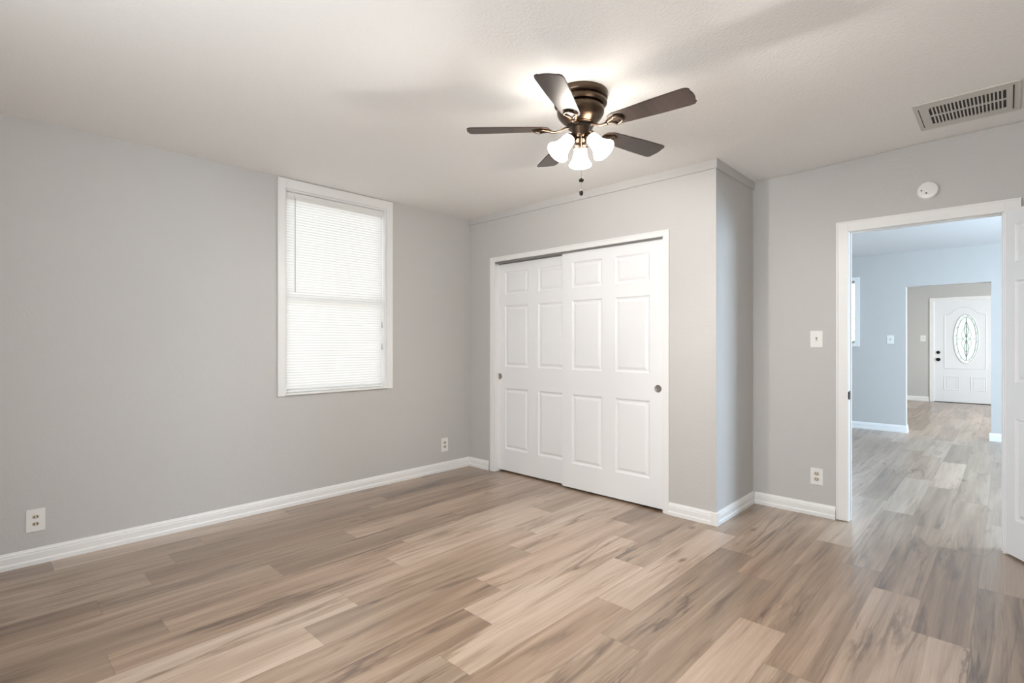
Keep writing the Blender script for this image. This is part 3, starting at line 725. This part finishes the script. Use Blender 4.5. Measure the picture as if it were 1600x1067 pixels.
# ------------------------------------------------------------------ hall window
hw = empty('window_2', ((HW[0]+HW[1])/2, YH, HW[2])); struct(hw, 'white cased window at the left edge of the hall wall', 'window')
Tm = Matrix.Translation(-Vector(hw.location))
m = MB(); x0, x1, z0, z1 = HW; c_ = 0.060
m.box(x0-c_, x0, YH-0.016, YH, z0-c_+0.01, z1+c_-0.01).box(x1, x1+c_, YH-0.016, YH, z0-c_+0.01, z1+c_-0.01).box(x0, x1, YH-0.016, YH, z1, z1+c_-0.01).box(x0, x1, YH-0.016, YH, z0-c_+0.01, z0)
m.build('casing', M_white, hw, bevel=0.002, mtx=Tm)
m = MB(); ym = YH+0.07
m.box(x0, x0+0.02, ym, ym+0.03, z0, z1).box(x1-0.008, x1, ym, ym+0.03, z0, z1).box(x0+0.02, x1-0.008, ym, ym+0.03, z1-0.03, z1).box(x0+0.02, x1-0.008, ym, ym+0.03, z0, z0+0.03).box(x0+0.02, x1-0.008, ym, ym+0.03, (z0+z1)/2-0.40, (z0+z1)/2-0.385)
m.build('sash', M_white, hw, mtx=Tm)
MB().box(x0+0.02, x1-0.008, ym+0.012, ym+0.016, z0+0.03, z1-0.03).build('glass', M_glass, hw, mtx=Tm)

# ------------------------------------------------------------------ front door
m = MB(); y = YF
m.box(FD[0]-0.02, FD[0], y, y+WT, 0, FD[2]+0.02).box(FD[1], FD[1]+0.02, y, y+WT, 0, FD[2]+0.02).box(FD[0], FD[1], y, y+WT, FD[2], FD[2]+0.02)
struct(m.build('trim_10', M_white), 'white jamb of the far front door', 'door jamb')
casing('trim_11', FD[0]-0.006, FD[1]+0.006, FD[2]+0.002, 0.066, YF, 0.016, -1, 'white casing around the front door with the oval glass')
tag(MB().box(FD[0], FD[1], YF+0.004, YF+0.10, 0, 0.012).build('door_threshold', M_dark), 'dark threshold under the far front door', 'threshold')
fd = empty('door_4', (FD[0]+0.004, YF+0.016, 0)); struct(fd, 'white front door with an oval leaded glass pane at the far end', 'door')
W, H = FD[1]-FD[0]-0.008, FD[2]-0.004
oc = (0.503, 1.310); orx, orz = 0.185, 0.490
N_ = 64
m = MB(); bm = m.bm
rings = []
for yy in (0.0, 0.044):
    out_, inn = [], []
    for q in range(N_):
        t = 2*PI*q/N_; cx, cz = math.cos(t), math.sin(t)
        inn.append(bm.verts.new((oc[0]+orx*cx, yy, oc[1]+orz*cz)))
        # ray to the rectangle edge
        sx = ((W-oc[0]) if cx > 0 else oc[0])/max(abs(cx), 1e-6); sz = ((H-oc[1]) if cz > 0 else (oc[1]-0.012))/max(abs(cz), 1e-6)
        s = min(sx, sz); out_.append(bm.verts.new((oc[0]+cx*s, yy, oc[1]+cz*s)))
    rings.append((out_, inn))
# snap the nearest outline points to the corners
for out_, inn in rings:
    for cxx, czz in ((0, 0.012), (W, 0.012), (0, H), (W, H)):
        v = min(out_, key=lambda v: (v.co.x-cxx)**2+(v.co.z-czz)**2); v.co.x, v.co.z = cxx, czz
for q in range(N_):
    j = (q+1) % N_
    for (out_, inn) in rings: bm.faces.new((out_[q], out_[j], inn[j], inn[q]))
    bm.faces.new((rings[0][0][q], rings[0][0][j], rings[1][0][j], rings[1][0][q])); bm.faces.new((rings[0][1][q], rings[0][1][j], rings[1][1][j], rings[1][1][q]))
# raised mouldings: arched upper panel outline and two small lower panels
def mould(pts, r=0.009): m.tube([(px, 0.0, pz) for px, pz in pts], r, 8, closed=True, flat=0.8, up=(0, 1, 0))
arch = [(0.165, 0.705), (W-0.105, 0.705), (W-0.105, 1.80)]
NA = 22; xa, xb_ = W-0.105, 0.165
for q in range(NA+1):
    u = q/NA; px = xa+(xb_-xa)*u; s = min(u, 1-u)*2
    pz = 1.80+0.155*sst((s-0.12)/0.75); arch.append((px, pz))
mould(arch, 0.011)
for px0, px1 in ((0.160, 0.395), (0.575, 0.795)):
    mould([(px0, 0.265), (px1, 0.265), (px1, 0.535), (px0, 0.535)], 0.010)
    mould([(px0+0.035, 0.30), (px1-0.035, 0.30), (px1-0.035, 0.50), (px0+0.035, 0.50)], 0.006)
m.build('door_panel', M_doorcool, fd)
m = MB()
m.tube([(oc[0]+(orx+0.006)*math.cos(2*PI*q/64), -0.002, oc[1]+(orz+0.006)*math.sin(2*PI*q/64)) for q in range(64)], 0.015, 10, closed=True, flat=0.8, up=(0, 1, 0))
m.build('oval_frame', M_doorcool, fd, smooth=True)
m = MB(); m.plate([(orx*math.cos(2*PI*q/64), orz*math.sin(2*PI*q/64)) for q in range(64)], 0.006, Matrix.Translation((oc[0], 0.025, oc[1])) @ rx)
gl = m.build('oval_glass', M_frost, fd)
m = MB(); yl = 0.015
def lead(pts, closed=False, r=0.0042): m.tube([(oc[0]+px, yl, oc[1]+pz) for px, pz in pts], r, 6, closed=closed, up=(0, 1, 0))
def ell(k, n_=48, k2=None): return [(orx*k*math.cos(2*PI*q/n_), orz*(k2 or k)*math.sin(2*PI*q/n_)) for q in range(n_)]
lead(ell(0.80, k2=0.90), True)
for q in range(16):
    t = 2*PI*(q+0.5)/16; lead([(orx*0.80*math.cos(t), orz*0.9*math.sin(t)), (orx*0.98*math.cos(t+0.12), orz*0.98*math.sin(t+0.12))], r=0.003)
for s in (1, -1):
    lead([(s*0.030*math.sin(PI*q/10)*(1 if q < 11 else 1), 0.02+0.34*q/10) for q in range(11)])
    lead([(s*0.030*math.sin(PI*q/10), -0.02-0.36*q/10) for q in range(11)])
    lead([(0, 0.06), (s*0.055, 0.0), (0, -0.06)])
    lead([(s*0.055, 0), (s*0.148, 0.0)], r=0.003)
    lead([(s*0.055, 0), (s*0.08, 0.09), (s*0.04, 0.20), (0, 0.26)], r=0.003)
    lead([(s*0.055, 0), (s*0.08, -0.09), (s*0.04, -0.20), (0, -0.28)], r=0.003)
lead([(0, -0.44), (0, 0.44)], r=0.006)
ld = m.build('leading', mat('lead_came', (0.10, 0.13, 0.12), 0.5, var=0.05), gl); ld['label'] = 'dark leading pattern in the oval glass'
for nm, z, r_ in (('deadbolt', 1.030, 0.033), ('door_knob', 0.882, 0.037)):
    prof = [(0, 0.030 if nm == 'deadbolt' else 0.062), (r_*0.62, 0.026 if nm == 'deadbolt' else 0.058), (r_*0.9, 0.018 if nm == 'deadbolt' else 0.045), (r_*0.55 if nm != 'deadbolt' else r_*0.95, 0.012), (r_, 0.006), (r_, 0)]
    MB().lathe(prof, 28, Matrix.Translation((0.062, 0, z)) @ rx).build(nm, M_dark, fd, smooth=True)

# ------------------------------------------------------------------ outside
gr = MB().box(-40, 40, -30, 50, -0.30, -0.25).build('ground', M_ground); gr['kind'] = 'structure'; gr['label'] = 'grass outside'; gr['category'] = 'ground'
rs = random.Random(5)
def shrub(loc, r_, h_, label):
    e = empty('shrub', loc); tag(e, label, 'shrub')
    m = MB()
    for q in range(300):
        t = rs.uniform(0, 2*PI); u = rs.random()**0.5; z = rs.uniform(0.1, h_); rad = r_*u*math.sin(PI*min(0.98, (z/h_)*0.85+0.12))
        c = Vector((rad*math.cos(t), rad*math.sin(t), z)); d1 = Vector((rs.uniform(-1, 1), rs.uniform(-1, 1), rs.uniform(-.6, .6))).normalized()*0.07
        d2 = d1.cross(Vector((rs.uniform(-1, 1), rs.uniform(-1, 1), rs.uniform(-1, 1)))).normalized()*0.032
        m.face([c-d1, c+d2, c+d1, c-d2])
    m.build('foliage', M_leaf, e)
    m = MB()
    for q in range(5):
        t = 2*PI*q/5; m.tube([(0.04*math.cos(t), 0.04*math.sin(t), 0), (0.2*r_*math.cos(t), 0.2*r_*math.sin(t), h_*0.4), (0.5*r_*math.cos(t), 0.5*r_*math.sin(t), h_*0.8)], [0.02, 0.015, 0.006], 6)
    m.build('stem', mat('bark', (0.16, 0.11, 0.08), 0.9, var=0.2), e)
shrub((-2.75, 12.9, -0.25), 0.95, 2.4, 'leafy green shrub seen through the hall window')
